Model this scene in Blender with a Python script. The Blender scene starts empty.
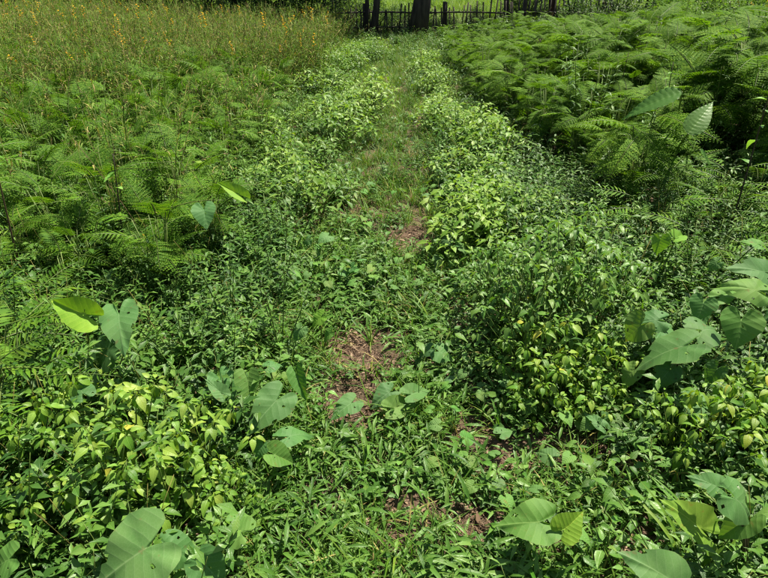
import bpy, math, random
import numpy as np
from mathutils import Vector, Matrix, Euler, noise
R = random.Random(11)
rad = math.radians
C = bpy.context.scene.collection
S = bpy.context.scene

# ------------------------------------------------------------------ camera, light
CAMH, PITCH, F = 1.6, 30.0, 580.0          # metres, degrees below the horizon, focal length in photo pixels
cd = bpy.data.cameras.new('camera'); cam = bpy.data.objects.new('camera', cd); C.objects.link(cam)
cd.sensor_width = 36; cd.lens = 36 * F / 768; cd.clip_start = 0.05; cd.clip_end = 2000
cam.location = (0, 0, CAMH); cam.rotation_euler = (rad(90 - PITCH), 0, 0)
S.camera = cam
SUN_EL, SUN_AZ = 65.0, 48.0                # azimuth to the right of straight ahead (+Y)
w = bpy.data.worlds.new('World'); S.world = w; w.use_nodes = True
nt = w.node_tree; bg = nt.nodes['Background']
sky = nt.nodes.new('ShaderNodeTexSky'); sky.sky_type = 'NISHITA'; sky.sun_disc = False
sky.sun_elevation = rad(SUN_EL); sky.sun_rotation = rad(SUN_AZ); sky.dust_density = 2.0; sky.air_density = 1.2
nt.links.new(sky.outputs[0], bg.inputs[0]); bg.inputs[1].default_value = 0.052
sd = bpy.data.lights.new('sun', 'SUN'); sd.energy = 5.0; sd.angle = rad(0.6); sd.color = (1, .945, .77)
sun = bpy.data.objects.new('sun', sd); C.objects.link(sun)
sv = Vector((math.sin(rad(SUN_AZ)) * math.cos(rad(SUN_EL)), math.cos(rad(SUN_AZ)) * math.cos(rad(SUN_EL)), math.sin(rad(SUN_EL))))
sun.rotation_euler = sv.to_track_quat('Z', 'Y').to_euler(); sun.location = (4, 4, 12)
S.view_settings.view_transform = 'Standard'; S.view_settings.look = 'None'
S.view_settings.exposure = 0.9; S.view_settings.gamma = 1; S.view_settings.use_curve_mapping = False
cy = S.cycles
cy.max_bounces = 6; cy.diffuse_bounces = 3; cy.glossy_bounces = 2; cy.transmission_bounces = 4; cy.transparent_max_bounces = 4
cy.caustics_reflective = False; cy.caustics_refractive = False; cy.filter_width = 1.3

def px(u, v, h=0.0):
    """world point on the plane z = h that is seen at photo pixel (u, v)"""
    x, y = (u - 384) / F, -(v - 289) / F
    c, s = math.cos(rad(PITCH)), math.sin(rad(PITCH))
    d = Vector((x, c + y * s, -s + y * c))
    t = (h - CAMH) / d.z
    return Vector((d.x * t, d.y * t, h))
def to_px(p):
    c, s = math.cos(rad(PITCH)), math.sin(rad(PITCH))
    zc = p[1] * c - (p[2] - CAMH) * s
    up = p[1] * s + (p[2] - CAMH) * c
    return (384 + F * p[0] / max(zc, .1), 289 - F * up / max(zc, .1))
def sstep(a, b, x):
    t = max(0., min(1., (x - a) / (b - a))); return t * t * (3 - 2 * t)
def tz(x, y):
    """ground height"""
    z = .28 * sstep(1.3, 4.5, x) * sstep(2.5, 5, y) + .12 * sstep(-1.5, -5, x)
    near = sstep(40, 15, y)
    z += near * (.045 * noise.noise((x * .8, y * .8, 3.1)) + .02 * noise.noise((x * 3.1, y * 3.1, 7.7)))
    z += .03 * sstep(.35, .8, abs(x - .08)) * near
    return z

# ------------------------------------------------------------------ materials
def mat(name):
    m = bpy.data.materials.new(name); m.use_nodes = True
    m.node_tree.nodes.clear(); return m, m.node_tree.nodes, m.node_tree.links
def nd(ns, t, **k):
    n = ns.new(t)
    for a, b in k.items(): setattr(n, a, b)
    return n
def M(ns, ls, op, a, b=None, clamp=False):
    n = ns.new('ShaderNodeMath'); n.operation = op; n.use_clamp = clamp
    for i, x in enumerate((a, b)):
        if x is None: continue
        if isinstance(x, (int, float)): n.inputs[i].default_value = x
        else: ls.new(x, n.inputs[i])
    return n.outputs[0]
def mixc(ns, ls, f, a, b, bt='MIX'):
    n = ns.new('ShaderNodeMix'); n.data_type = 'RGBA'; n.blend_type = bt
    for i, x in ((0, f), (6, a), (7, b)):
        if isinstance(x, (int, float)): n.inputs[i].default_value = x
        elif isinstance(x, tuple): n.inputs[i].default_value = (*x, 1) if len(x) == 3 else x
        else: ls.new(x, n.inputs[i])
    return n.outputs[2]
def ramp(ns, ls, fac, stops):
    n = ns.new('ShaderNodeValToRGB'); e = n.color_ramp.elements
    while len(e) < len(stops): e.new(.5)
    for i, (p, c) in enumerate(stops): e[i].position = p; e[i].color = (*c, 1)
    ls.new(fac, n.inputs[0]); return n.outputs[0]
def leaf_out(ns, ls, col, rough, trans, normal=None, tcol=None, spec=.35):
    p = ns.new('ShaderNodeBsdfPrincipled'); ls.new(col, p.inputs['Base Color'])
    if isinstance(rough, float): p.inputs['Roughness'].default_value = rough
    else: ls.new(rough, p.inputs['Roughness'])
    p.inputs['Specular IOR Level'].default_value = spec
    t = ns.new('ShaderNodeBsdfTranslucent')
    tc = mixc(ns, ls, 1.0, col, tcol or (1.5, 1.5, .55), 'MULTIPLY'); ls.new(tc, t.inputs[0])
    if normal: ls.new(normal, p.inputs['Normal']); ls.new(normal, t.inputs['Normal'])
    mx = ns.new('ShaderNodeMixShader'); mx.inputs[0].default_value = trans
    ls.new(p.outputs[0], mx.inputs[1]); ls.new(t.outputs[0], mx.inputs[2])
    o = ns.new('ShaderNodeOutputMaterial'); ls.new(mx.outputs[0], o.inputs[0])
def leaf_mat(name, stops, rough=.5, trans=.3, midrib=.5, spec=.36, sat=.25, gain=(1.12, 1.25, .76)):
    stops = [(p, tuple(a * b for a, b in zip(c, gain))) for p, c in stops]
    m, ns, ls = mat(name)
    g = ns.new('ShaderNodeNewGeometry'); oi = ns.new('ShaderNodeObjectInfo')
    r = M(ns, ls, 'FRACT', M(ns, ls, 'ADD', g.outputs['Random Per Island'], oi.outputs['Random']))
    nz = nd(ns, 'ShaderNodeTexNoise'); nz.inputs['Scale'].default_value = 1.6; nz.inputs['Detail'].default_value = 2
    ls.new(g.outputs['Position'], nz.inputs['Vector'])
    rr = M(ns, ls, 'ADD', M(ns, ls, 'MULTIPLY', r, .65), M(ns, ls, 'MULTIPLY', M(ns, ls, 'SUBTRACT', nz.outputs[0], .15), .5), True)
    col = ramp(ns, ls, rr, stops)
    col = mixc(ns, ls, 1.0, col, oi.outputs['Color'], 'MULTIPLY')
    uv = ns.new('ShaderNodeUVMap'); sp = ns.new('ShaderNodeSeparateXYZ'); ls.new(uv.outputs[0], sp.inputs[0])
    a = M(ns, ls, 'ABSOLUTE', sp.outputs[0])
    mid = M(ns, ls, 'SUBTRACT', 1.0, M(ns, ls, 'MULTIPLY', a, 9.0), True)
    side = M(ns, ls, 'PINGPONG', M(ns, ls, 'MULTIPLY', M(ns, ls, 'SUBTRACT', sp.outputs[1], M(ns, ls, 'MULTIPLY', a, .16)), 7.0), .5)
    side = M(ns, ls, 'MULTIPLY', M(ns, ls, 'SUBTRACT', M(ns, ls, 'MULTIPLY', side, 2.0), .78, True), 1.6)
    vn = M(ns, ls, 'MULTIPLY', M(ns, ls, 'MAXIMUM', mid, side), midrib)
    light = mixc(ns, ls, 1.0, col, (1.6, 1.45, 1.5), 'MULTIPLY')
    col = mixc(ns, ls, vn, col, light)
    n2 = nd(ns, 'ShaderNodeTexNoise'); n2.inputs['Scale'].default_value = 60; ls.new(g.outputs['Position'], n2.inputs['Vector'])
    col = mixc(ns, ls, M(ns, ls, 'MULTIPLY', M(ns, ls, 'SUBTRACT', n2.outputs[0], .55, True), sat * 6), col, mixc(ns, ls, 1.0, col, (1.25, .95, .7), 'MULTIPLY'))
    b = ns.new('ShaderNodeBump'); b.inputs['Strength'].default_value = .5; b.inputs['Distance'].default_value = .002
    ls.new(M(ns, ls, 'SUBTRACT', n2.outputs[0], vn), b.inputs['Height'])
    leaf_out(ns, ls, col, rough, trans, b.outputs[0], spec=spec)
    return m
def taro_mat():
    m, ns, ls = mat('taro_leaf')
    g = ns.new('ShaderNodeNewGeometry'); oi = ns.new('ShaderNodeObjectInfo')
    uv = ns.new('ShaderNodeUVMap'); sp = ns.new('ShaderNodeSeparateXYZ'); ls.new(uv.outputs[0], sp.inputs[0])
    x, y = sp.outputs[0], sp.outputs[1]
    a = M(ns, ls, 'ABSOLUTE', x)
    mid = M(ns, ls, 'SUBTRACT', 1.0, M(ns, ls, 'MULTIPLY', a, 55.0), True)
    nv = nd(ns, 'ShaderNodeTexNoise'); nv.inputs['Scale'].default_value = 9; ls.new(g.outputs['Position'], nv.inputs['Vector'])
    s = M(ns, ls, 'PINGPONG', M(ns, ls, 'MULTIPLY', M(ns, ls, 'ADD', M(ns, ls, 'SUBTRACT', y, M(ns, ls, 'MULTIPLY', a, .62)), M(ns, ls, 'MULTIPLY', nv.outputs[0], .22)), 5.5), .5)
    sv_ = M(ns, ls, 'MULTIPLY', M(ns, ls, 'SUBTRACT', M(ns, ls, 'MULTIPLY', s, 2.0), .86, True), 3.5)
    wide = M(ns, ls, 'POWER', M(ns, ls, 'MULTIPLY', s, 2.0), 2.0)
    vn = M(ns, ls, 'MAXIMUM', mid, M(ns, ls, 'MULTIPLY', sv_, .8))
    nz = nd(ns, 'ShaderNodeTexNoise'); nz.inputs['Scale'].default_value = 7; nz.inputs['Detail'].default_value = 5
    ls.new(g.outputs['Position'], nz.inputs['Vector'])
    col = ramp(ns, ls, nz.outputs[0], [(.3, (.066, .165, .040)), (.5, (.092, .205, .056)), (.72, (.125, .235, .068))])
    col = mixc(ns, ls, M(ns, ls, 'MULTIPLY', wide, .05), col, (.13, .24, .10))
    col = mixc(ns, ls, M(ns, ls, 'MULTIPLY', vn, .45), col, (.24, .36, .16))
    vo = ns.new('ShaderNodeTexVoronoi'); vo.feature = 'DISTANCE_TO_EDGE'; vo.inputs['Scale'].default_value = 17; ls.new(uv.outputs[0], vo.inputs['Vector'])
    net = M(ns, ls, 'SUBTRACT', 1.0, M(ns, ls, 'MULTIPLY', vo.outputs[0], 14.0), True)
    col = mixc(ns, ls, M(ns, ls, 'MULTIPLY', net, .22), col, (.19, .31, .13))
    n3 = nd(ns, 'ShaderNodeTexNoise'); n3.inputs['Scale'].default_value = 38; n3.inputs['Detail'].default_value = 3
    ls.new(g.outputs['Position'], n3.inputs['Vector'])
    spot = M(ns, ls, 'MULTIPLY', M(ns, ls, 'SUBTRACT', n3.outputs[0], .64, True), 9.0, True)
    col = mixc(ns, ls, M(ns, ls, 'MULTIPLY', spot, .7), col, (.16, .13, .05))
    col = mixc(ns, ls, 1.0, col, oi.outputs['Color'], 'MULTIPLY')
    # worn margin with a shape of its own
    at = ns.new('ShaderNodeAttribute'); at.attribute_name = 'rim'
    wr = M(ns, ls, 'MULTIPLY', M(ns, ls, 'SUBTRACT', M(ns, ls, 'ADD', at.outputs['Fac'], M(ns, ls, 'MULTIPLY', n3.outputs[0], .10)), 1.02, True), 12.0, True)
    col = mixc(ns, ls, M(ns, ls, 'MULTIPLY', wr, .45), col, (.22, .20, .07))
    b = ns.new('ShaderNodeBump'); b.inputs['Strength'].default_value = .55; b.inputs['Distance'].default_value = .0011
    n4 = nd(ns, 'ShaderNodeTexNoise'); n4.inputs['Scale'].default_value = 22; n4.inputs['Detail'].default_value = 4
    ls.new(g.outputs['Position'], n4.inputs['Vector'])
    ls.new(M(ns, ls, 'SUBTRACT', M(ns, ls, 'MULTIPLY', n4.outputs[0], .7), M(ns, ls, 'MULTIPLY', wide, .9)), b.inputs['Height'])
    rg = M(ns, ls, 'ADD', M(ns, ls, 'MULTIPLY', nz.outputs[0], .25), .48)
    leaf_out(ns, ls, col, rg, .26, b.outputs[0], (1.7, 1.75, .5), .25)
    return m
def bark_mat(name, c1, c2, sc=14):
    m, ns, ls = mat(name)
    tc = ns.new('ShaderNodeTexCoord'); mp = ns.new('ShaderNodeMapping'); mp.inputs['Scale'].default_value = (1, 1, .18)
    ls.new(tc.outputs['Object'], mp.inputs[0])
    nz = nd(ns, 'ShaderNodeTexNoise'); nz.inputs['Scale'].default_value = sc; nz.inputs['Detail'].default_value = 8; ls.new(mp.outputs[0], nz.inputs['Vector'])
    col = ramp(ns, ls, nz.outputs[0], [(.35, c1), (.65, c2)])
    b = ns.new('ShaderNodeBump'); b.inputs['Strength'].default_value = .9; b.inputs['Distance'].default_value = .02; ls.new(nz.outputs[0], b.inputs['Height'])
    p = ns.new('ShaderNodeBsdfPrincipled'); ls.new(col, p.inputs['Base Color']); p.inputs['Roughness'].default_value = .9; ls.new(b.outputs[0], p.inputs['Normal'])
    o = ns.new('ShaderNodeOutputMaterial'); ls.new(p.outputs[0], o.inputs[0]); return m
def soil_mat():
    m, ns, ls = mat('soil')
    g = ns.new('ShaderNodeNewGeometry')
    def nz(s, d=6):
        n = nd(ns, 'ShaderNodeTexNoise'); n.inputs['Scale'].default_value = s; n.inputs['Detail'].default_value = d; n.inputs['Roughness'].default_value = .65
        ls.new(g.outputs['Position'], n.inputs['Vector']); return n.outputs[0]
    a, b_, c = nz(3.5), nz(28, 8), nz(140, 4)
    col = ramp(ns, ls, b_, [(.30, (.075, .040, .026)), (.5, (.165, .102, .068)), (.72, (.29, .195, .135))])
    col = mixc(ns, ls, M(ns, ls, 'MULTIPLY', M(ns, ls, 'SUBTRACT', a, .52, True), 5.0, True), col, (.055, .06, .024))
    v = ns.new('ShaderNodeTexVoronoi'); v.inputs['Scale'].default_value = 70; ls.new(g.outputs['Position'], v.inputs['Vector'])
    col = mixc(ns, ls, M(ns, ls, 'MULTIPLY', M(ns, ls, 'LESS_THAN', v.outputs[0], .28), .5), col, (.26, .19, .13))
    sx = ns.new('ShaderNodeSeparateXYZ'); ls.new(g.outputs['Position'], sx.inputs[0])
    far = M(ns, ls, 'MULTIPLY', M(ns, ls, 'SUBTRACT', sx.outputs[1], 14.2), .4, True)
    fld = ramp(ns, ls, nz(.9, 6), [(.35, (.075, .12, .028)), (.65, (.15, .19, .05))])
    col = mixc(ns, ls, far, col, fld)
    h = M(ns, ls, 'ADD', M(ns, ls, 'ADD', M(ns, ls, 'MULTIPLY', b_, 1.0), M(ns, ls, 'MULTIPLY', c, .35)), M(ns, ls, 'MULTIPLY', v.outputs[0], -.25))
    b = ns.new('ShaderNodeBump'); b.inputs['Strength'].default_value = 1; b.inputs['Distance'].default_value = .03; ls.new(h, b.inputs['Height'])
    p = ns.new('ShaderNodeBsdfPrincipled'); ls.new(col, p.inputs['Base Color']); p.inputs['Roughness'].default_value = .95; ls.new(b.outputs[0], p.inputs['Normal'])
    o = ns.new('ShaderNodeOutputMaterial'); ls.new(p.outputs[0], o.inputs[0]); return m

MT = {
 'lime':   leaf_mat('lime_leaf',   [(.15, (.072, .155, .020)), (.5, (.145, .24, .048)), (.85, (.235, .31, .085))], .46, .30),
 'mid':    leaf_mat('green_leaf',  [(.15, (.035, .090, .018)), (.5, (.070, .145, .032)), (.85, (.110, .185, .050))], .46, .30),
 'deep':   leaf_mat('deep_leaf',   [(.15, (.022, .062, .015)), (.5, (.045, .105, .026)), (.85, (.075, .145, .040))], .45, .28),
 'grey':   leaf_mat('greyish_leaf',[(.15, (.058, .130, .030)), (.5, (.100, .190, .050)), (.85, (.160, .250, .088))], .40, .30),
 'fern':   leaf_mat('fern_leaf',   [(.15, (.045, .105, .014)), (.5, (.090, .170, .024)), (.85, (.145, .215, .038))], .65, .36, 0, .12),
 'feather':leaf_mat('feathery_leaf',[(.15, (.045, .112, .016)), (.5, (.085, .168, .028)), (.85, (.140, .220, .040))], .62, .32, 0, .14),
 'grass':  leaf_mat('grass_blade', [(.15, (.045, .110, .018)), (.5, (.085, .165, .030)), (.85, (.150, .220, .055))], .48, .32, .3),
 'field':  leaf_mat('field_blade', [(.15, (.085, .160, .025)), (.5, (.150, .230, .045)), (.85, (.22, .28, .075))], .55, .32, 0),
 'straw':  leaf_mat('straw_blade', [(.15, (.15, .120, .050)), (.5, (.27, .21, .11)), (.85, (.38, .29, .18))], .7, .25, 0, .2),
 'olive':  leaf_mat('olive_blade', [(.15, (.070, .120, .026)), (.5, (.130, .182, .050)), (.85, (.21, .24, .095))], .6, .3, 0, .2),
 'pod':    leaf_mat('brown_pod',   [(.15, (.065, .045, .025)), (.5, (.120, .085, .045)), (.85, (.19, .14, .08))], .7, .1, 0, .2, gain=(1, 1, 1)),
 'petal':  leaf_mat('yellow_petal',[(.15, (.62, .30, .02)), (.5, (.75, .42, .03)), (.85, (.80, .55, .06))], .6, .3, 0, .2, gain=(1, 1, 1)),
 'dry':    leaf_mat('dry_leaf',    [(.15, (.075, .045, .028)), (.45, (.170, .110, .070)), (.8, (.36, .26, .18))], .8, .12, .3, .2, gain=(1, 1, 1)),
 'tree':   leaf_mat('tree_leaf',   [(.15, (.020, .050, .012)), (.5, (.040, .085, .020)), (.85, (.070, .120, .030))], .45, .25, 0),
 'stem':   leaf_mat('green_stem',  [(.15, (.055, .090, .025)), (.5, (.085, .125, .035)), (.85, (.12, .15, .05))], .5, .05, 0),
 'red':    leaf_mat('dark_stalk',  [(.15, (.030, .022, .016)), (.5, (.055, .038, .026)), (.85, (.09, .07, .04))], .6, .02, 0, gain=(1, 1, 1)),
 'taro':   taro_mat(),
 'bark':   bark_mat('bark', (.020, .016, .012), (.065, .052, .040)),
 'bark_red': bark_mat('reddish_bark', (.030, .014, .010), (.090, .045, .032)),
 'wood':   bark_mat('weathered_wood', (.025, .020, .016), (.075, .062, .050), 30),
 'soil':   soil_mat(),
}

# ------------------------------------------------------------------ mesh building
class MB:
    def __init__(s): s.v = []; s.f = []; s.uv = []; s.mi = []; s.rim = None
    def add(s, vs, fs, uvs, mi=0):
        o = len(s.v); s.v += vs; s.uv += uvs
        for f in fs: s.f.append(tuple(i + o for i in f)); s.mi.append(mi)
    def mesh(s, name, mats):
        me = bpy.data.meshes.new(name); me.from_pydata([tuple(v) for v in s.v], [], s.f)
        for m in (mats if isinstance(mats, (list, tuple)) else [mats]): me.materials.append(MT[m])
        me.polygons.foreach_set('material_index', s.mi)
        uv = me.uv_layers.new(name='UVMap'); li = np.empty(len(me.loops), np.int32); me.loops.foreach_get('vertex_index', li)
        uv.data.foreach_set('uv', np.array(s.uv, np.float32)[li].ravel())
        me.polygons.foreach_set('use_smooth', [True] * len(s.f))
        if s.rim is not None:
            a = me.attributes.new('rim', 'FLOAT', 'POINT'); a.data.foreach_set('value', s.rim)
        me.update(); return me
def frame(o, d, n=Vector((0, 0, 1))):
    y = Vector(d).normalized(); x = y.cross(Vector(n))
    if x.length < 1e-4: x = y.cross(Vector((1, 0, 0)))
    x.normalize(); z = x.cross(y)
    m = Matrix((x, y, z)).transposed().to_4x4(); m.translation = o; return m
PROF = {
 'ovate': lambda t: (t ** .5) * ((1 - t) ** 1.2) / .36 if 0 < t < 1 else .02,
 'lance': lambda t: (t ** .5) * ((1 - t) ** .75) / .55 if 0 < t < 1 else .02,
 'blade': lambda t: min(1, .45 + 2 * t) * (1 - t) ** .55 + .01,
 'round': lambda t: max(.03, math.sqrt(max(0, 1 - (2 * t - 1) ** 2)) * (1.08 - .25 * t)),
 'obov':  lambda t: (t ** .9) * ((1 - t) ** .5) / .55 if 0 < t < 1 else .02,
}
def leaf(mb, m, L, W, prof='ovate', n=4, fold=.25, droop=.6, mi=0, bend=0.0, wavy=0.0, ph=0.0):
    p = PROF[prof]; vs = []; uv = []; fs = []; y = z = x0 = 0.; a = 0.
    for i in range(n + 1):
        t = i / n; ww = W * .5 * p(t); wv = wavy * W * math.sin(ph + t * 9)
        ca, sa = math.cos(-droop * t), math.sin(-droop * t)
        for sx in (-1, 0, 1):
            zz = z + (abs(sx) * fold * ww + (wv if sx > 0 else -wv * .6 if sx < 0 else 0)) * ca
            yy = y - abs(sx) * fold * ww * sa
            vs.append(m @ Vector((x0 + sx * ww, yy, zz))); uv.append((sx * p(t), t))
        y += L / n * ca; z += L / n * sa; x0 += bend * L / n * t
    for i in range(n):
        b = i * 3
        fs += [(b, b + 1, b + 4, b + 3), (b + 1, b + 2, b + 5, b + 4)]
    mb.add(vs, fs, uv, mi)
def diamond(mb, m, L, W, mi=0):
    vs = [m @ Vector(q) for q in ((0, 0, 0), (W * .5, L * .45, L * .03), (0, L, -L * .08), (-W * .5, L * .45, L * .03))]
    mb.add(vs, [(0, 1, 2, 3)], [(0, 0), (1, .5), (0, 1), (-1, .5)], mi)
def tube(mb, pts, r0, r1, k=4, mi=0):
    vs = []; uv = []; fs = []; n = len(pts)
    for i, p in enumerate(pts):
        d = (pts[min(i + 1, n - 1)] - pts[max(i - 1, 0)])
        m = frame(p, d if d.length > 1e-6 else Vector((0, 0, 1)), Vector((.31, .2, .93)) if abs(d.normalized().z) < .9 else Vector((1, .1, 0)))
        r = r0 + (r1 - r0) * i / (n - 1)
        for j in range(k):
            an = 2 * math.pi * j / k
            vs.append(m @ Vector((math.cos(an) * r, 0, math.sin(an) * r))); uv.append((.5, i / n))
    for i in range(n - 1):
        for j in range(k):
            fs.append((i * k + j, i * k + (j + 1) % k, (i + 1) * k + (j + 1) % k, (i + 1) * k + j))
    fs += [tuple(range(k))[::-1], tuple(range((n - 1) * k, n * k))]
    mb.add(vs, fs, uv, mi)
def arc(p, d, L, n, droop, side=0.0):
    """points of a stem that starts at p towards d and bows over"""
    pts = [Vector(p)]; d = Vector(d).normalized()
    for i in range(n):
        d = (d + Vector((side, 0, -droop / n))).normalized(); pts.append(pts[-1] + d * L / n)
    return pts
def ud(az, el): return Vector((math.cos(el) * math.cos(az), math.cos(el) * math.sin(az), math.sin(el)))

HALF = [(0, 1.0), (.055, .88), (.155, .70), (.285, .46), (.385, .22), (.43, -.02), (.405, -.24), (.325, -.42), (.215, -.50), (.115, -.44), (.045, -.26), (0, -.08)]
def taro_mesh(seed, fold=.15, cup=.15, wav=.03, droop=.2, roll=0.0, broad=1.0, rings=7):
    r = random.Random(seed); out = []
    half = []
    for i in range(len(HALF) - 1):                       # smooth the half outline
        p0 = HALF[max(i - 1, 0)]; p1 = HALF[i]; p2 = HALF[i + 1]; p3 = HALF[min(i + 2, len(HALF) - 1)]
        for t in (0, .5):
            half.append(tuple(.5 * (2 * p1[k] + (p2[k] - p0[k]) * t + (2 * p0[k] - 5 * p1[k] + 4 * p2[k] - p3[k]) * t * t + (3 * p1[k] - p0[k] - 3 * p2[k] + p3[k]) * t ** 3) for k in (0, 1)))
    half.append(HALF[-1])
    out = [(x, y) for x, y in half] + [(-x, y) for x, y in half[::-1][1:-1]]
    n = len(out); mb = MB(); rim = []; ph = r.uniform(0, 6); k1 = r.choice((5, 6, 7)); k2 = r.choice((11, 13))
    vs = [Vector((0, 0, 0))]; uv = [(0, 0)]; rim.append(0)
    for q in range(1, rings + 1):
        ro = q / rings
        for j, (x, y) in enumerate(out):
            th = 2 * math.pi * j / n
            s = ro * (1 + (.012 * math.sin(9 * th + ph) + .016 * math.sin(17 * th + ph * 2)) * ro)
            X, Y = x * s * broad * 1.16, y * s; ax = abs(X)
            z = fold * ax - cup * (X * X + .5 * Y * Y) - droop * max(0, Y) ** 2 * .8
            z += 1.5 * wav * ro * ro * (math.sin(k1 * th + ph) + .5 * math.sin(k2 * th + 2 * ph)) + roll * X * abs(X)
            z += .0007 * math.cos(2 * math.pi * 6.5 * (Y - .62 * ax)) * min(1, ax * 8) 
            vs.append(Vector((X, Y, z))); uv.append((X, Y)); rim.append(ro)
    fs = [(0, 1 + (j + 1) % n, 1 + j) for j in range(n)]
    for q in range(rings - 1):
        for j in range(n):
            a = 1 + q * n + j; b = 1 + q * n + (j + 1) % n
            fs.append((a, b, b + n, a + n))
    for _ in range(r.randint(1, 3)):                     # insect holes and nibbled margin
        k = n + r.randrange((rings - 2) * n); fs[k] = None
    for _ in range(r.randint(0, 2)): fs[n + (rings - 2) * n + r.randrange(n)] = None
    fs = [f for f in fs if f]
    # counter-clockwise from above
    mb.add(vs, [f[::-1] for f in fs], uv); mb.rim = rim
    return mb.mesh('taro_leaf_blade', 'taro')

# ------------------------------------------------------------------ object helpers
def tag(o, label=None, cat=None, group=None, kind=None):
    if label: o['label'] = label
    if cat: o['category'] = cat
    if group: o['group'] = group
    if kind: o['kind'] = kind
    return o
def empty(name, loc, rz=0.0, sc=1.0):
    o = bpy.data.objects.new(name, None); C.objects.link(o); o.location = loc; o.rotation_euler = (0, 0, rz); o.scale = (sc, sc, sc)
    o.empty_display_size = .05; return o
def part(name, me, parent, m=None, color=None):
    o = bpy.data.objects.new(name, me); C.objects.link(o); o.parent = parent
    if m is not None: o.matrix_basis = m
    if color: o.color = (*color, 1)
    return o
def copy_thing(src, loc, rz, sc=1.0, tilt=(0, 0)):
    c = src.copy(); C.objects.link(c); c.location = loc; c.rotation_euler = (tilt[0], tilt[1], rz); c.scale = (sc, sc, sc)
    for ch in src.children:
        d = ch.copy(); C.objects.link(d); d.parent = c
    return c
class Pool:
    """prototypes: the first placement moves the prototype itself, later ones copy it"""
    def __init__(s, protos): s.p = protos; s.used = [False] * len(protos)
    def place(s, loc, rz=None, sc=1.0, tilt=0.1, k=None):
        k = R.randrange(len(s.p)) if k is None else k
        rz = R.uniform(0, 6.28) if rz is None else rz
        tl = (R.uniform(-tilt, tilt), R.uniform(-tilt, tilt))
        if not s.used[k]:
            s.used[k] = True; o = s.p[k]; o.location = loc; o.rotation_euler = (*tl, rz); o.scale = (sc, sc, sc); return o
        return copy_thing(s.p[k], loc, rz, sc, tl)
    def drop(s):
        for k, u in enumerate(s.used):
            if not u:
                for ch in list(s.p[k].children): bpy.data.objects.remove(ch)
                bpy.data.objects.remove(s.p[k])
def poisson(n, region, mind, tries=40, seed=1):
    r = random.Random(seed); x0, x1, y0, y1, f = region; pts = []; g = {}
    for _ in range(n * tries):
        if len(pts) >= n: break
        x, y = r.uniform(x0, x1), r.uniform(y0, y1)
        if f and not f(x, y): continue
        c = (int(x // mind), int(y // mind))
        if any((x - a) ** 2 + (y - b) ** 2 < mind * mind for i in (-1, 0, 1) for j in (-1, 0, 1) for a, b in g.get((c[0] + i, c[1] + j), ())): continue
        g.setdefault(c, []).append((x, y)); pts.append((x, y))
    return pts
def in_view(x, y, h=.3, m=60):
    u, v = to_px((x, y, h)); u2, v2 = to_px((x, y, 0))
    return -m < u < 768 + m and v2 > -m and v < 578 + m
# scatter "stuff": one object, geometry-nodes instances of small tuft meshes
_ng = {}
def scatter(name, label, variants, pts, smin, smax, tilt=.25, seed=0, sink=.0, zf=tz):
    col = bpy.data.collections.new(name + '_pieces')
    for i, me in enumerate(variants):
        o = bpy.data.objects.new('%s_piece_%02d' % (name, i), me); col.objects.link(o)
    rs = np.random.RandomState(seed + 5); n = len(pts)
    P = np.array([(x, y, zf(x, y) - sink) for x, y in pts], np.float32)
    me = bpy.data.meshes.new(name); me.vertices.add(n); me.vertices.foreach_set('co', P.ravel())
    a = me.attributes.new('rot', 'FLOAT_VECTOR', 'POINT')
    rot = np.stack([rs.uniform(-tilt, tilt, n), rs.uniform(-tilt, tilt, n), rs.uniform(0, 6.283, n)], 1).astype(np.float32)
    a.data.foreach_set('vector', rot.ravel())
    a = me.attributes.new('scl', 'FLOAT', 'POINT'); a.data.foreach_set('value', rs.uniform(smin, smax, n).astype(np.float32))
    a = me.attributes.new('idx', 'INT', 'POINT'); a.data.foreach_set('value', rs.randint(0, len(variants), n).astype(np.int32))
    ob = bpy.data.objects.new(name, me); C.objects.link(ob)
    g = bpy.data.node_groups.new(name + '_nodes', 'GeometryNodeTree')
    g.interface.new_socket('Geometry', in_out='INPUT', socket_type='NodeSocketGeometry')
    g.interface.new_socket('Geometry', in_out='OUTPUT', socket_type='NodeSocketGeometry')
    N, L = g.nodes, g.links
    gi, go = N.new('NodeGroupInput'), N.new('NodeGroupOutput')
    ip = N.new('GeometryNodeInstanceOnPoints'); ci = N.new('GeometryNodeCollectionInfo')
    ci.inputs['Collection'].default_value = col; ci.inputs['Separate Children'].default_value = True; ci.inputs['Reset Children'].default_value = True
    def na(nm, dt):
        q = N.new('GeometryNodeInputNamedAttribute'); q.data_type = dt; q.inputs['Name'].default_value = nm; return q.outputs['Attribute']
    L.new(gi.outputs[0], ip.inputs['Points']); L.new(ci.outputs[0], ip.inputs['Instance']); ip.inputs['Pick Instance'].default_value = True
    L.new(na('idx', 'INT'), ip.inputs['Instance Index']); L.new(na('rot', 'FLOAT_VECTOR'), ip.inputs['Rotation']); L.new(na('scl', 'FLOAT'), ip.inputs['Scale'])
    L.new(ip.outputs[0], go.inputs[0])
    md = ob.modifiers.new('scatter', 'NODES'); md.node_group = g
    tag(ob, label, name.replace('_', ' '), kind='stuff'); return ob

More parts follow.
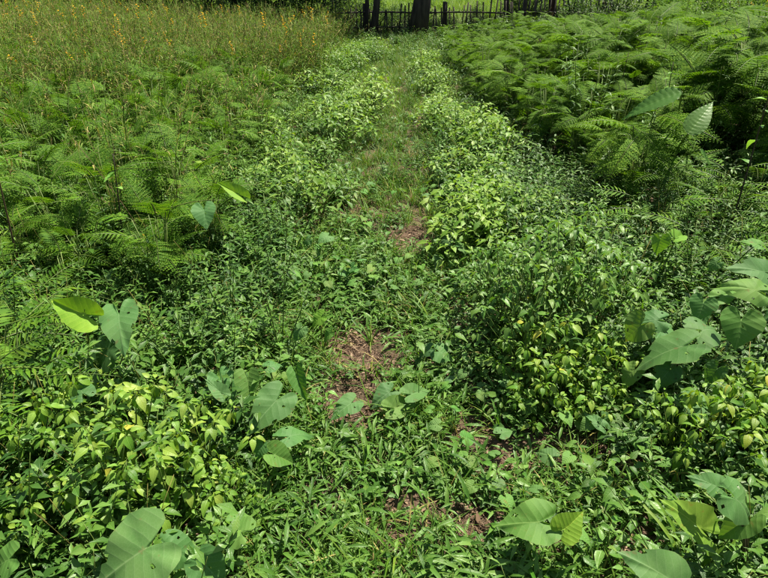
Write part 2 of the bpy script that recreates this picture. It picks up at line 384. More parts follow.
# ------------------------------------------------------------------ ground
def build_ground():
    xs = list(np.arange(-5, 5.01, .06)); ys = list(np.arange(.2, 9, .06))
    def ext(lo, step, lim, g=1.25):
        out = []; v = lo; s = step
        while abs(v) < lim: v += s; s *= g; out.append(v)
        return out
    xs = ext(-5, -.12, 400)[::-1] + xs + ext(5, .12, 400)
    ys = ext(.2, -.12, 60)[::-1] + ys + ext(ys[-1], .1, 600, 1.12)
    nx, ny = len(xs), len(ys)
    V = [(x, y, tz(x, y)) for y in ys for x in xs]
    Fc = [(j * nx + i, j * nx + i + 1, (j + 1) * nx + i + 1, (j + 1) * nx + i) for j in range(ny - 1) for i in range(nx - 1)]
    me = bpy.data.meshes.new('ground'); me.from_pydata(V, [], Fc); me.materials.append(MT['soil'])
    me.polygons.foreach_set('use_smooth', [True] * len(Fc)); me.update()
    o = bpy.data.objects.new('ground', me); C.objects.link(o); tag(o, 'reddish brown bare earth of the path and field', kind='structure')
build_ground()

# ------------------------------------------------------------------ taro plants
TV = [taro_mesh(i + 3, *a) for i, a in enumerate([(.18, .25, .022, .25), (.35, .2, .03, .15), (.05, .45, .028, .35), (.55, .1, .02, .2), (.12, .3, .035, .5, .25), (.25, .15, .03, .3, -.3, 1.12)])]
TEND = 1
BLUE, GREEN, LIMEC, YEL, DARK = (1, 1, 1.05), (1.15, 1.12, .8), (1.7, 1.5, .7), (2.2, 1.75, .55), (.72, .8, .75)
# per leaf: (attach u, v, h), (tip u, v, h), width factor, variant, tint, roll(deg)
TARO = [
 ('taro plant left of the path, one leaf glowing yellow-green and one hanging blue-green', (96, 372), [
   ((84, 314, .50), (47, 300, .55), .9, 3, YEL, -30), ((119, 317, .48), (120, 352, .42), .95, 0, (1.2, 1.15, 1.2), 0), ((108, 350, .26), (84, 378, .12), 1.0, 0, DARK, 0)]),  # tints hold backlight in the first leaf, shade from above in the last
 ('taro plant at the lower left edge with the biggest round pale leaf', (142, 590), [
   ((143, 550, .35), (84, 590, .29), 1.2, 0, (1.3, 1.2, 1.3), -6), ((172, 550, .22), (205, 562, .18), 1.1, 2, BLUE, 8), ((205, 565, .2), (228, 590, .12), 1, 1, BLUE, 0)]),
 ('small taro plant with one notched leaf right of the big pale leaf', (236, 560), [
   ((240, 531, .16), (222, 522, .15), 1.3, 2, GREEN, 0), ((238, 520, .14), (254, 512, .12), 1.0, 0, GREEN, 0)]),
 ('low taro plant with a long broad leaf beside the bare earth patch', (282, 425), [
   ((275, 402, .20), (246, 433, .16), .95, 0, BLUE, -12), ((248, 381, .22), (250, 408, .15), .95, 3, GREEN, 0),
   ((222, 382, .2), (236, 407, .13), 1.0, 1, BLUE, -15), ((298, 377, .2), (306, 402, .13), .7, 3, GREEN, 14), ((270, 366, .2), (283, 362, .2), 1.2, 2, BLUE, 0)]),
 ('taro plant with small flat leaves right of the bare earth patch', (372, 420), [
   ((388, 393, .12), (370, 405, .1), 1.2, 2, BLUE, 0), ((412, 394, .13), (432, 388, .12), .9, 1, (1, 1.05, .9), 0), ((350, 404, .1), (330, 417, .09), 1, 0, BLUE, 0), ((395, 408, .1), (420, 402, .08), .8, 1, GREEN, 10)]),
 ('taro plant with two folded leaves below the long broad leaf', (280, 475), [
   ((275, 455, .14), (296, 463, .1), 1.15, 3, GREEN, 0), ((290, 436, .14), (318, 428, .12), .8, 4, BLUE, 0), ((262, 446, .14), (254, 462, .1), 1, 0, BLUE, 0)]),
 ('taro plant with one dull flat leaf in the middle of the path', (440, 372), [
   ((440, 352, .12), (455, 358, .1), 1.5, 2, BLUE, 0), ((428, 350, .12), (416, 357, .08), 1.0, 0, BLUE, 0)]),
 ('taro plant with a drooping blue-green leaf behind the left undergrowth', (205, 235), [
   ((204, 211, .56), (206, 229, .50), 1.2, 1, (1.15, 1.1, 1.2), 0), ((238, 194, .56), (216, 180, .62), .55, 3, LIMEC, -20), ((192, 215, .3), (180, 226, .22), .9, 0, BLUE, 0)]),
 ('taro plant at right with a broad leaf half in shade', (668, 395), [
   ((680, 347, .38), (631, 361, .31), 1.1, 0, (.9, .95, .9), 22), ((655, 320, .37), (624, 322, .35), .9, 2, BLUE, 0),
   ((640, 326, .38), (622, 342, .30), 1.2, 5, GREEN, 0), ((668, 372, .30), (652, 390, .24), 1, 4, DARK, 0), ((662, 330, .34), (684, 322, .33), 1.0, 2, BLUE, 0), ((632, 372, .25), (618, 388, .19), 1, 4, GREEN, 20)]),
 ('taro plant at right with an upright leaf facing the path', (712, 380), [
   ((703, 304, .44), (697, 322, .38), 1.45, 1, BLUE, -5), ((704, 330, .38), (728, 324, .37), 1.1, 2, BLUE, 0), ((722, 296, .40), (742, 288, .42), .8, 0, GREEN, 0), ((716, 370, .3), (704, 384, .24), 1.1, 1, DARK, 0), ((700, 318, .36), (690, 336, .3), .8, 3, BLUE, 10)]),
 ('taro plant at the right edge with a big split leaf pointing down', (752, 372), [
   ((741, 322, .42), (737, 351, .33), 1.45, 1, GREEN, 0), ((755, 290, .48), (718, 280, .50), .9, 2, GREEN, -8), ((764, 272, .5), (733, 262, .55), .9, 0, BLUE, -6), ((790, 300, .42), (764, 318, .36), 1, 0, BLUE, 0)]),
 ('taro plant with a wide flat leaf under the right hand bush', (700, 440), [
   ((694, 403, .22), (664, 398, .22), 1.15, 2, BLUE, 0), ((700, 400, .2), (718, 408, .16), 1, 0, BLUE, 0), ((760, 402, .22), (746, 398, .22), 1.1, 2, BLUE, 0)]),
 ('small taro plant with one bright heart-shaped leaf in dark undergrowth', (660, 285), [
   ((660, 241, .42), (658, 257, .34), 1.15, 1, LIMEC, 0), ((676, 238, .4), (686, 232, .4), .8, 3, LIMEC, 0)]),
 ('taro plant at the lower right corner with a wide leaf on a dark stalk', (739, 585), [
   ((737, 500, .40), (768, 524, .33), 1.0, 2, BLUE, 0), ((716, 486, .38), (690, 474, .40), 1.0, 0, BLUE, 0), ((745, 520, .3), (716, 541, .22), .8, 3, GREEN, 0)]),
 ('taro plant with one upright lime leaf near the lower right', (694, 560), [
   ((700, 528, .24), (668, 500, .34), .85, 1, LIMEC, -10)]),
 ('taro plant with a leaf cut by the bottom of the picture', (668, 610), [
   ((668, 578, .26), (626, 552, .32), 1.05, 0, BLUE, 0)]),
 ('young taro plant with a round leaf browning at its edge', (560, 570), [
   ((538, 522, .20), (497, 524, .20), 1.0, 5, (1.25, 1.15, .8), 0), ((566, 528, .21), (584, 512, .25), 1.3, 3, YEL, 14)]),
 ('taro plant with small dull leaves on the weedy path margin', (602, 445), [
   ((600, 424, .14), (584, 410, .16), .7, 0, BLUE, 0), ((550, 456, .1), (534, 449, .1), 1.2, 2, BLUE, 0), ((604, 420, .14), (614, 430, .1), 1, 1, BLUE, 0)]),
 ('taro plant with two small leaves at the far right slope', (716, 290), [
   ((716, 263, .4), (704, 270, .36), 1.1, 2, BLUE, 0), ((757, 244, .4), (742, 238, .42), 1, 0, GREEN, 0)]),
 ('small taro plant with two lime leaves close to the upper earth patch', (322, 345), [
   ((320, 318, .2), (309, 326, .16), 1.2, 0, LIMEC, 0), ((330, 334, .14), (322, 342, .1), 1, 1, GREEN, 0), ((300, 330, .16), (292, 342, .12), 1.1, 2, BLUE, 0)]),
 ('small taro plant with grey-green leaves left of the far bare patch', (335, 262), [
   ((327, 236, .2), (318, 240, .2), 1.3, 2, BLUE, 0), ((352, 268, .14), (344, 274, .1), 1.1, 1, BLUE, 0), ((308, 240, .2), (300, 246, .16), 1, 2, BLUE, 0)]),
 ('taro plant with dull leaves right of the far bare patch', (455, 265), [
   ((448, 240, .16), (438, 243, .14), 1.3, 2, BLUE, 0), ((462, 248, .18), (472, 252, .14), 1.2, 0, BLUE, 0)]),
 ('taro plant with pale leaves inside the left side bush', (190, 420), [
   ((220, 392, .3), (205, 378, .34), .8, 1, BLUE, 0), ((82, 392, .34), (74, 378, .36), 1.2, 2, BLUE, 0)]),
 ('taro plant with notched leaves at the lower left margin', (20, 530), [
   ((30, 506, .2), (20, 520, .14), 1.4, 2, GREEN, 0), ((8, 560, .2), (-14, 572, .16), 1.2, 0, GREEN, 0)]),
]
LAND = []
stalk_pt = {}
def build_taro():
    for k, (label, base, leaves) in enumerate(TARO):
        b = px(*base, 0); b.z = tz(b.x, b.y)
        rt = empty('taro_plant', b); tag(rt, label, 'taro plant', 'taro plants among the weeds')
        for (au, av, ah), (tu, tv, th), wf, var, tint, roll in leaves:
            P, T = px(au, av, ah), px(tu, tv, th)
            d = T - P; L = d.length
            n = Vector((-.12 + .25 * sv.x, -.42, 1.0)); n = Matrix.Rotation(rad(roll + R.uniform(-6, 6)), 3, d.normalized()) @ n
            m = frame(P - b, d, n) @ Matrix.Diagonal((L * wf, L, L, 1))
            me = TV[var]
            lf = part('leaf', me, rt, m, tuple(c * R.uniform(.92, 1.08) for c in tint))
            mb = MB(); q = P - b; st = Vector((q.x * .12 + R.uniform(-.015, .015), q.y * .12, -.03))
            side = Vector((q.x, q.y, 0)) * .25
            pts = [st.lerp(q, t) + Vector((-side.x, -side.y, .02)) * math.sin(t * math.pi) * .5 for t in (0, .2, .4, .6, .8, 1)]
            # meet the blade from below, running on under the midrib
            pts[-1] = q - (m.to_3x3() @ Vector((0, 0, 1))).normalized() * .003
            r = max(.0035, min(.008, L * .035)); tube(mb, pts, r * 1.4, r * .7, 6)
            part('stalk', mb.mesh('taro_stalk', 'red' if k in (13, 8) and roll in (0, 22) else 'stem'), rt)
        LAND.append((b, label))
build_taro()

# ------------------------------------------------------------------ shrubs with one object per leaf (near) and joined foliage (far)
def leaf_templates(prof, W, n, matk, cnt=4, fold=.3, droop=.7, seed=0, nm='leaf_blade'):
    r = random.Random(seed); out = []
    for i in range(cnt):
        mb = MB(); leaf(mb, Matrix(), 1, W * r.uniform(.85, 1.15), prof, n, fold * r.uniform(.5, 1.4), droop * r.uniform(.5, 1.5), 0, r.uniform(-.15, .15), .06, r.uniform(0, 6))
        out.append(mb.mesh(nm, matk))
    return out
def shrub_layout(r, H, Rd, tips, per, LL, hang=.5):
    """branch curves and leaf frames of one bushy herb"""
    stems, lv = [], []
    main = arc((0, 0, -.02), (r.uniform(-.1, .1), r.uniform(-.1, .1), 1), H * .6, 4, 0); stems.append((main, .006, .004))
    for i in range(tips):
        az = i * 2.4 + r.uniform(-.4, .4); q = math.sqrt((i + .5) / tips); el = 1.45 - q * 1.05
        s = main[1 + int((1 - q) * 3)] if q < .98 else main[1]
        end = Vector((math.cos(az) * Rd * q, math.sin(az) * Rd * q, H * (1 - .55 * q * q) * r.uniform(.85, 1.08)))
        mid = s.lerp(end, .5) + Vector((0, 0, -.03 * H)); pts = [s, mid, end]; stems.append((pts, .0035, .0018))
        a0 = r.uniform(0, 6)
        for j in range(per):
            t = 1 if j < per * .72 else r.uniform(.25, .95)
            p = mid.lerp(end, t * 2 - 1) if t > .5 else s.lerp(mid, t * 2)
            la = a0 + j * 2.4 + r.uniform(-.3, .3); le = r.uniform(-hang, .1) if j > 1 else r.uniform(.2, .8)
            d = ud(la, le); L = LL * r.uniform(.6, 1.15) * (1 if j > 1 else .6)
            p = p + d * .012 * (1 + r.random())
            lv.append((p, d, L))
    return stems, lv
def near_shrub(name, r, H, Rd, tips, per, LL, tmpl, hang=.5, tint=(1, 1, 1)):
    rt = empty(name, (0, -50, 0)); stems, lv = shrub_layout(r, H, Rd, tips, per, LL, hang)
    mb = MB()
    for pts, a, b in stems: tube(mb, pts, a, b, 4)
    part('stem', mb.mesh('shrub_stem', 'stem'), rt)
    for p, d, L in lv:
        old = r.random() < .012
        n = Vector((r.uniform(-.35, .35), r.uniform(-.35, .35), 1))
        m = frame(p, d, n) @ Matrix.Diagonal((L, L, L, 1)); c = r.uniform(.85, 1.15)
        part('leaf', r.choice(tmpl), rt, m, (tint[0] * c * (1.7 if old else r.uniform(.9, 1.12)), tint[1] * c * (1.1 if old else 1), tint[2] * c))
    return rt
def far_shrub(name, r, H, Rd, tips, per, LL, W, prof, matk, hang=.5, n=2):
    rt = empty(name, (0, -50, 0)); stems, lv = shrub_layout(r, H, Rd, tips, per, LL, hang); mb = MB()
    for pts, a, b in stems: tube(mb, pts, a, b, 3)
    part('stem', mb.mesh('shrub_stem', 'stem'), rt); mb = MB()
    for p, d, L in lv: leaf(mb, frame(p, d, Vector((r.uniform(-.4, .4), r.uniform(-.4, .4), 1))), L, L * W, prof, n, .25, .6)
    part('foliage', mb.mesh('foliage', matk), rt); return rt
r = random.Random(5)
T_lime = leaf_templates('ovate', .47, 5, 'lime', seed=1); T_grey = leaf_templates('ovate', .42, 5, 'grey', seed=2); T_deep = leaf_templates('ovate', .5, 5, 'deep', seed=3)
T_mid = leaf_templates('ovate', .5, 5, 'mid', seed=4)
P_lime = Pool([near_shrub('leafy_bush', r, .42, .22, 12, 13, .059, T_lime, 1.15) for _ in range(4)])
P_grey = Pool([near_shrub('leafy_bush', r, .70, .26, 26, 9, .060, T_grey if i != 1 else T_mid, .8) for i in range(3)])
P_weed = Pool([near_shrub('broadleaf_weed', r, .18, .12, 8, 4, .065, T_mid if i % 2 else T_grey, .2) for i in range(4)])
used_labels = set()
def zone(x, y, cuts=(5.5, 7.5, 9.5)):
    return ('nearest the camera', 'in the nearer middle', 'in the farther middle', 'at the far end')[sum(y > c for c in cuts)]
def side(x, cuts, words): return words[sum(x > c for c in cuts)]
def where(p):
    """words that find a spot: side, distance, and the nearest taro plant"""
    best = None
    for lp, lab in LAND:
        d = (lp - Vector(p)).length
        best = min(best, (d, lp, lab)) if best else (d, lp, lab)
    d, lp, lab = best; dx, dy = p[0] - lp.x, p[1] - lp.y
    rel = ('just right of' if dx > 0 else 'just left of') if abs(dx) > abs(dy) else ('right behind' if dy > 0 else 'in front of')
    return rel, lab
SHORT = ['yellow-green leaf', 'biggest round leaf', 'single notched leaf', 'long broad leaf', 'small flat leaves', 'two folded leaves', 'dull mid-path leaf',
 'drooping blue-green leaf', 'half-shaded broad leaf', 'upright path-facing leaf', 'big split leaf', 'wide flat leaf', 'bright heart-shaped leaf', 'dark stalk',
 'upright lime leaf', 'bottom-cut leaf', 'browning round leaf', 'small margin leaves', 'two slope leaves', 'two lime leaves', 'grey-green far leaves',
 'dull right-hand leaves', 'pale in-bush leaves', 'lower-left notched leaves']
def unique(desc, p):
    opts = []
    for i, (lp, lab) in enumerate(LAND):
        dx, dy = p[0] - lp.x, p[1] - lp.y
        rel = ('right of' if dx > 0 else 'left of') if abs(dx) > abs(dy) else ('behind' if dy > 0 else 'in front of')
        opts.append((dx * dx + dy * dy, '%s %s the taro with %s' % (desc, rel, SHORT[i])))
    opts.sort()
    for d, s in opts[:4]:
        for pre in ('', 'next, farther '):
            t = (pre + s) if not pre else s.replace(desc, desc + ' farther', 1)
            if t not in used_labels: used_labels.add(t); return t
    return None
def place_near(pool, u, v, desc, cat, group, sc=1.0, k=None, tilt=.12):
    b = px(u, v, 0); b.z = tz(b.x, b.y)
    o = pool.place(b, None, sc, tilt, k); tag(o, unique(desc, b) or (desc + ' low among the near weeds'), cat, group); return o
G1 = 'pale green bushes beside the path'
for u, v, s in [(60, 462, .95), (105, 440, 1.05), (150, 452, 1.1), (205, 470, .95), (120, 500, 1.0), (180, 510, .95), (60, 520, .75), (225, 500, .6)]:
    place_near(P_lime, u, v + 18, 'lime bush with drooping leaves', 'bush', G1, s * .88)
for u, v, s in [(520, 385, .85), (560, 392, .9), (595, 385, .8), (540, 410, .7), (585, 408, .62)]:
    place_near(P_lime, u, v + 14, 'lime bush with drooping leaves', 'bush', G1, s * .95)
for u, v, s in [(515, 372, 1.0), (548, 360, 1.12), (585, 368, 1.0), (565, 330, 1.05), (500, 340, .85), (610, 340, .8), (535, 335, 1.0), (480, 318, .7)]:
    place_near(P_grey, u, v, 'tall glossy grey-green bush', 'bush', 'tall glossy bushes right of the path', s * .82)
for u, v, s in [(665, 470, .72), (700, 478, .8), (740, 470, .8), (770, 455, .8), (720, 452, .65), (655, 445, .5), (750, 430, .7), (775, 492, .6)]:
    place_near(P_lime, u, v, 'low yellowish lime bush', 'bush', 'low yellowish bushes at the right', s)
P_lime.drop(); P_grey.drop()

def meadow(x, y): return x < -.85 and y > 5.2 + max(0, x + 3.2) * 1.1 and y < 14.3 and in_view(x, y, .8, 250)
# pale bushes lining the path farther off
P_far = Pool([far_shrub('pale_bush', r, .36, .24, 22, 8, .07, .55, 'ovate', 'lime', .6) for _ in range(4)])
def pf(f, n, mind, seed): return poisson(n, f, mind, seed=seed)
for x, y in pf((.42, 1.35, 3.0, 9.6, lambda x, y: x > .42 + .13 * math.sin(y * 1.9) and noise.noise((x * 1.7, y * 1.1, 4)) > -.18 and x < (1.2 if y < 3.7 else .9 - .03 * (y - 4) + .12 * math.sin(y * 2.7))), 60, .19, 3):
    o = P_far.place(Vector((x, y, tz(x, y))), sc=R.uniform(.5, 1.25) * (1.0 if y < 5 else .85)); c = R.uniform(.9, 1.25)
    tag(o, 'sunlit pale bush along the right side of the path, ' + zone(x, y, (4, 5.5, 7.5)), 'bush', 'pale bushes along the right side of the path')
P_fl = Pool([far_shrub('green_bush', r, .34, .24, 20, 8, .07, .5, 'ovate', 'lime' if i % 2 else 'grass', .5) for i in range(4)])
for x, y in pf((-2.3, -.1, 3.3, 11.2, lambda x, y: x < -.25 - .16 * math.sin(y * 1.6) and noise.noise((x * 1.5, y * 1.1, 14)) > -.18 and not meadow(x + .3, y) and x > -1.0 - .12 * y), 95, .24, 4):
    o = P_fl.place(Vector((x, y, tz(x, y))), sc=R.uniform(.45, 1.2))
    tag(o, 'soft green bush along the left side of the path, ' + zone(x, y, (4.3, 6, 8.5)), 'bush', 'green bushes along the left side of the path')
for pl in (P_far, P_fl): pl.drop()

SOIL = [(px(366, 350), .20, .23), (px(352, 398), .20, .16), (px(408, 243), .22, .24), (px(482, 515), .11, .09), (px(455, 545), .05, .05), (px(640, 448), .10, .10), (px(585, 455), .12, .08), (px(610, 265), .1, .1), (px(335,430), .1, .06), (px(500,470), .08,.06)]
def bare(x, y, k=1.0):
    j = .35 * noise.noise((x * 7, y * 7, 2.2)) + .2 * noise.noise((x * 19, y * 19, 5))
    return any(((x - c.x) / a) ** 2 + ((y - c.y) / b) ** 2 < k * (1 + j * 1.6) for c, a, b in SOIL)
# broadleaf weeds along the path, one object per leaf
for x, y in pf((-1.3, 1.5, 1.05, 3.3, lambda x, y: in_view(x, y) and not bare(x, y, 1.3)), 62, .2, 6):
    u, v = to_px((x, y, 0))
    place_near(P_weed, u, v, 'oval-leaved weed', 'weed', 'broadleaf weeds on the path', R.uniform(.6, 1.15))
P_weed.drop()
# heart-leaved creepers
T_heart = [taro_mesh(40 + i, .25, .3, .02, .3, 0, 1.25, 4) for i in range(3)]
def creeper(r, n):
    rt = empty('heart_leaved_creeper', (0, -50, 0)); mb = MB()
    for i in range(n):
        a = i * 2.4 + r.uniform(-.5, .5); q = .03 + .13 * math.sqrt(i / n); h = r.uniform(.05, .13)
        p = Vector((math.cos(a) * q, math.sin(a) * q, h)); tube(mb, [Vector((p.x * .3, p.y * .3, -.01)), p * .8, p], .002, .0013, 3)
        L = r.uniform(.028, .046); d = ud(a + r.uniform(-.8, .8), r.uniform(-.5, .1))
        part('leaf', r.choice(T_heart), rt, frame(p, d, Vector((r.uniform(-.3, .3), r.uniform(-.4, .2), 1))) @ Matrix.Diagonal((L, L, L, 1)), tuple(c * r.uniform(.9, 1.2) for c in r.choice((BLUE, GREEN, GREEN, (1.3, 1.25, .8)))))
    part('stem', mb.mesh('creeper_stem', 'stem'), rt); return rt
P_cr = Pool([creeper(r, n) for n in (7, 9, 11, 8)])
for x, y in pf((-1.0, .5, 1.7, 4.2, lambda x, y: (x < -.2 or y > 2.6) and in_view(x, y) and not bare(x, y, 1.6)), 34, .19, 8) + pf((.25, 1.3, 1.1, 2.0, None), 10, .2, 9):
    u, v = to_px((x, y, 0)); place_near(P_cr, u, v, 'heart-leaved creeper', 'creeper', 'heart-leaved creepers along the path', R.uniform(.75, 1.15))
P_cr.drop()

# ------------------------------------------------------------------ ferns and feathery plants: every frond a part
def frond(r, L, pairs, pl, sub, arch, matk, pw=.3, base=.12, ang=1.15, single=False, lw=.2):
    mb = MB(); pts = arc((0, 0, 0), (0, 1, .0), L, 10, arch); tube(mb, pts, .0035, .001, 3, 1)
    for i in range(pairs):
        t = base + (1 - base) * (i + .3) / pairs; k = min(9.99, t * 10); p = pts[int(k)].lerp(pts[int(k) + 1], k - int(k)); d = (pts[int(k) + 1] - pts[int(k)]).normalized()
        ll = pl * min(1, (1 - t) * 1.5 + .08) * min(1, .55 + t * 1.5)
        for s in (-1, 1):
            X = Vector((s, 0, 0)); q = (X * math.sin(ang) + d * math.cos(ang) + Vector((0, 0, r.uniform(-.18, .1)))).normalized()
            if single: leaf(mb, frame(p, q), ll, ll * lw, 'lance', 2, .2, .35); continue
            ns = max(3, int(sub * ll / pl)); up = X.cross(d) * s
            for j in range(ns):
                tt = (j + .6) / ns; c = p + q * ll * tt + Vector((0, 0, -.12 * ll * tt * tt)); w = ll * pw * (1 - tt) + ll * .05
                for s2 in (-1, 1):
                    side = (d * s2 * .9 + q * .45).normalized()
                    diamond(mb, frame(c, side), w, ll / ns * 1.05)
    return mb.mesh('frond_blade', [matk, 'stem'])
def frond_plant(name, r, meshes, n, H, el=(.5, 1.2), sc=(.7, 1.1), stalk=True, pn='frond'):
    rt = empty(name, (0, -50, 0)); mb = MB()
    for i in range(n):
        a = i * 2.4 + r.uniform(-.4, .4); e = r.uniform(*el); h = H * r.uniform(.25, 1)
        p0 = Vector((0, 0, -.02)); p1 = Vector((math.cos(a) * .10 * h / H, math.sin(a) * .10 * h / H, h)); tube(mb, [p0, p0.lerp(p1, .5) + Vector((0, 0, .02)), p1], .004, .0025, 3)
        s = r.uniform(*sc)
        part(pn, r.choice(meshes), rt, frame(p1, ud(a + r.uniform(-.6, .6), e), Vector((r.uniform(-.35, .35), r.uniform(-.35, .35), 1))) @ Matrix.Diagonal((s, s, s, 1)), tuple([r.uniform(.85, 1.15)] * 2 + [.9]))
    part('stem', mb.mesh('fern_stem', 'stem'), rt); return rt
FR = [frond(r, .36, 17, .10, 8, a, 'fern', .26) for a in (.7, 1.1, 1.6)]
FE = [frond(r, .25, 11, .08, 8, a, 'feather', .22) for a in (.7, 1.1, 1.4)]
PN = [frond(r, .30, 13, .075, 0, a, 'feather', single=True, lw=.24) for a in (.6, .9)]
P_fern = Pool([frond_plant('fern', r, FR, n, .60, (-.2, 1.1), (.55, 1.2)) for n in (25, 28, 30, 24)])
P_feath = Pool([frond_plant('feathery_plant', r, FE, n, .48, (-.1, 1.3), (.5, 1.2)) for n in (26, 30, 33)])
P_pinn = Pool([frond_plant('pinnate_plant', r, PN, n, .35, (-.1, .6), (.7, 1.1)) for n in (10, 13)])
def fern_zone(x, y): return x > 1.02 + .5 * sstep(8, 4.2, y) and not (x > 4.3 and y > 7.4) and not (x > 3 and y > 11.4) and not (1.95 < x < 2.75 and 3.5 < y < 4.4) and in_view(x, y, .6)
for x, y in pf((1.1, 8.8, 3.75, 13.4, fern_zone), 185, .31, 12):
    o = P_fern.place(Vector((x, y, tz(x, y))), sc=R.uniform(.85, 1.25) * (.88 + .30 * sstep(1.2, 3, x)) * (1 - .5 * sstep(6.5, 12, y)))
    tag(o, 'arching fern on the right bank, ' + side(x, (1.9, 3.5), ('at its path side', 'in its middle', 'at its outer right')) + ', ' + zone(x, y, (5.5, 7, 9)), 'fern', 'ferns covering the right bank')
for x, y in pf((1.5, 3.6, 2.6, 4.4, lambda x, y: in_view(x, y) and x > .9 + y * .2 and y < 3.9), 20, .28, 13):
    o = P_pinn.place(Vector((x, y, tz(x, y))), sc=R.uniform(.8, 1.15)); tag(o, 'dark pinnate-leaved plant in the shade below the right bank, ' + side(x, (2.2,), ('path side', 'outer side')), 'plant', 'pinnate plants below the right bank')
for x, y in pf((-3.6, -1.35, 1.7, 2.9, lambda x, y: in_view(x, y, .3) and x < -.55 * y - .15), 12, .26, 14) + [tuple(px(u, v, 0))[:2] for u, v in ((8, 410), (34, 445), (-8, 370), (22, 425), (0, 450))]:
    o = P_pinn.place(Vector((x, y, tz(x, y))), sc=R.uniform(.9, 1.15)); tag(o, 'comb-leaved pinnate plant at the left edge, ' + side(y, (2.0, 2.4), ('lowest in the picture', 'in the middle', 'highest in the picture')), 'plant', 'pinnate plants at the left edge')
for x, y in pf((-6.5, -.95, 2.6, 7.6, lambda x, y: in_view(x, y, .4) and x < -.85 - .05 * y), 150, .26, 15):
    o = P_feath.place(Vector((x, y, tz(x, y))), sc=R.uniform(.75, 1.15)); tag(o, 'feathery plant left of the path, ' + side(x, (-3, -1.9), ('outermost', 'in its middle', 'at its path side')) + ', ' + zone(x, y, (3.6, 4.6, 5.8)), 'plant', 'feathery plants left of the path')
for pl in (P_fern, P_feath, P_pinn): pl.drop()

# ------------------------------------------------------------------ upright small-leaved herbs
def herb(name, r, H, stems, LL, W, matk, gap=.035, prof='lance'):
    rt = empty(name, (0, -50, 0)); a = MB(); b = MB()
    for s in range(stems):
        az = s * 2.4; pts = arc((0, 0, -.02), ud(az, r.uniform(1.05, 1.45)), H * r.uniform(.7, 1.1), 8, .25); tube(a, pts, .004, .0015, 4)
        n = int(H / gap)
        for i in range(3, n):
            t = i / n * 7.99; p = pts[int(t)].lerp(pts[int(t) + 1], t - int(t))
            for q in (0, math.pi):
                d = ud(i * 1.57 + q + r.uniform(-.3, .3), r.uniform(-.25, .55)); L = LL * r.uniform(.6, 1.1)
                leaf(b, frame(p, d), L, L * W, prof, 2, .25, .8)
    part('stem', a.mesh('herb_stem', 'stem'), rt); part('foliage', b.mesh('foliage', matk), rt); return rt
P_herb = Pool([herb('leafy_herb', r, .55, 4, .055, .34, k) for k in ('mid', 'deep', 'mid', 'grey')])
for x, y in pf((-2.6, -.45, 1.9, 4.2, lambda x, y: in_view(x, y) and x < -.42 - .1 * (y - 2)), 62, .2, 17):
    o = P_herb.place(Vector((x, y, tz(x, y))), sc=R.uniform(.6, 1.1)); tag(o, 'narrow-leaved herb left of the path, ' + side(x, (-1.6, -1.0), ('deep in the thicket', 'in its middle', 'by the path')) + ', ' + zone(x, y, (2.4, 3, 3.6)), 'herb', 'upright herbs left of the path')
for x, y in pf((.9, 3.2, 1.9, 4.3, lambda x, y: in_view(x, y) and (x > 1.35 or y > 2.8) and not (598 < to_px((x, y, .25))[0] < 790 and 285 < to_px((x, y, .25))[1] < 410)), 44, .21, 18):
    o = P_herb.place(Vector((x, y, tz(x, y))), sc=R.uniform(.55, .95)); tag(o, 'narrow-leaved herb right of the path, ' + side(x, (1.5, 2.2), ('by the path', 'in its middle', 'at the right edge')) + ', ' + zone(x, y, (2.4, 3, 3.6)), 'herb', 'upright herbs at the right')
for x, y in pf((1.5, 5.5, 4.0, 8.5, lambda x, y: in_view(x, y, .6) and x > .6 + .2 * y), 34, .4, 19):
    o = P_herb.place(Vector((x, y, tz(x, y))), sc=R.uniform(1.3, 1.75)); tag(o, 'tall thin herb rising among the ferns of the right bank, ' + zone(x, y, (5, 6, 7.3)), 'herb', 'tall herbs among the ferns')
P_herb.drop()

# ------------------------------------------------------------------ grass tufts with one object per blade
T_bl = []
for i in range(4):
    mb = MB(); leaf(mb, Matrix(), 1, .045, 'blade', 7, .35, .9 + .4 * i, 0, .1 * (i - 1.5)); T_bl.append(mb.mesh('blade', 'grass'))
def tuft(r, n, L):
    rt = empty('grass_tuft', (0, -50, 0))
    for i in range(n):
        d = ud(r.uniform(0, 6.28), r.uniform(.75, 1.5)); l = L * r.uniform(.5, 1.1)
        part('blade', r.choice(T_bl), rt, frame(Vector((r.uniform(-.015, .015), r.uniform(-.015, .015), -.01)), d, Vector((r.uniform(-.2, .2), r.uniform(-.2, .2), 1))) @ Matrix.Diagonal((l, l, l, 1)), (r.uniform(.9, 1.3), r.uniform(.95, 1.2), .9))
    return rt
P_tuft = Pool([tuft(r, n, L) for n, L in ((12, .26), (16, .22), (9, .34), (14, .3))])
for u, v, s in [(530, 575, 1.1), (690, 590, 1.0), (365, 470, .7), (372, 345, .8), (505, 300, .8), (570, 470, .8), (85, 470, .9), (640, 330, .9), (430, 330, .7), (298, 262, .8), (440, 205, .8), (420, 430, .7),
                (560, 250, .9), (600, 500, .7), (470, 400, .6), (320, 560, .7), (40, 300, 1), (160, 330, .8), (700, 560, 1), (450, 480, .6), (500, 440, .7), (395, 560, .6), (230, 300, .9), (470, 280, .7), (620, 430, .8)]:
    place_near(P_tuft, u, v, 'arching grass tuft', 'grass tuft', 'grass tufts in the weeds', s)
P_tuft.drop()

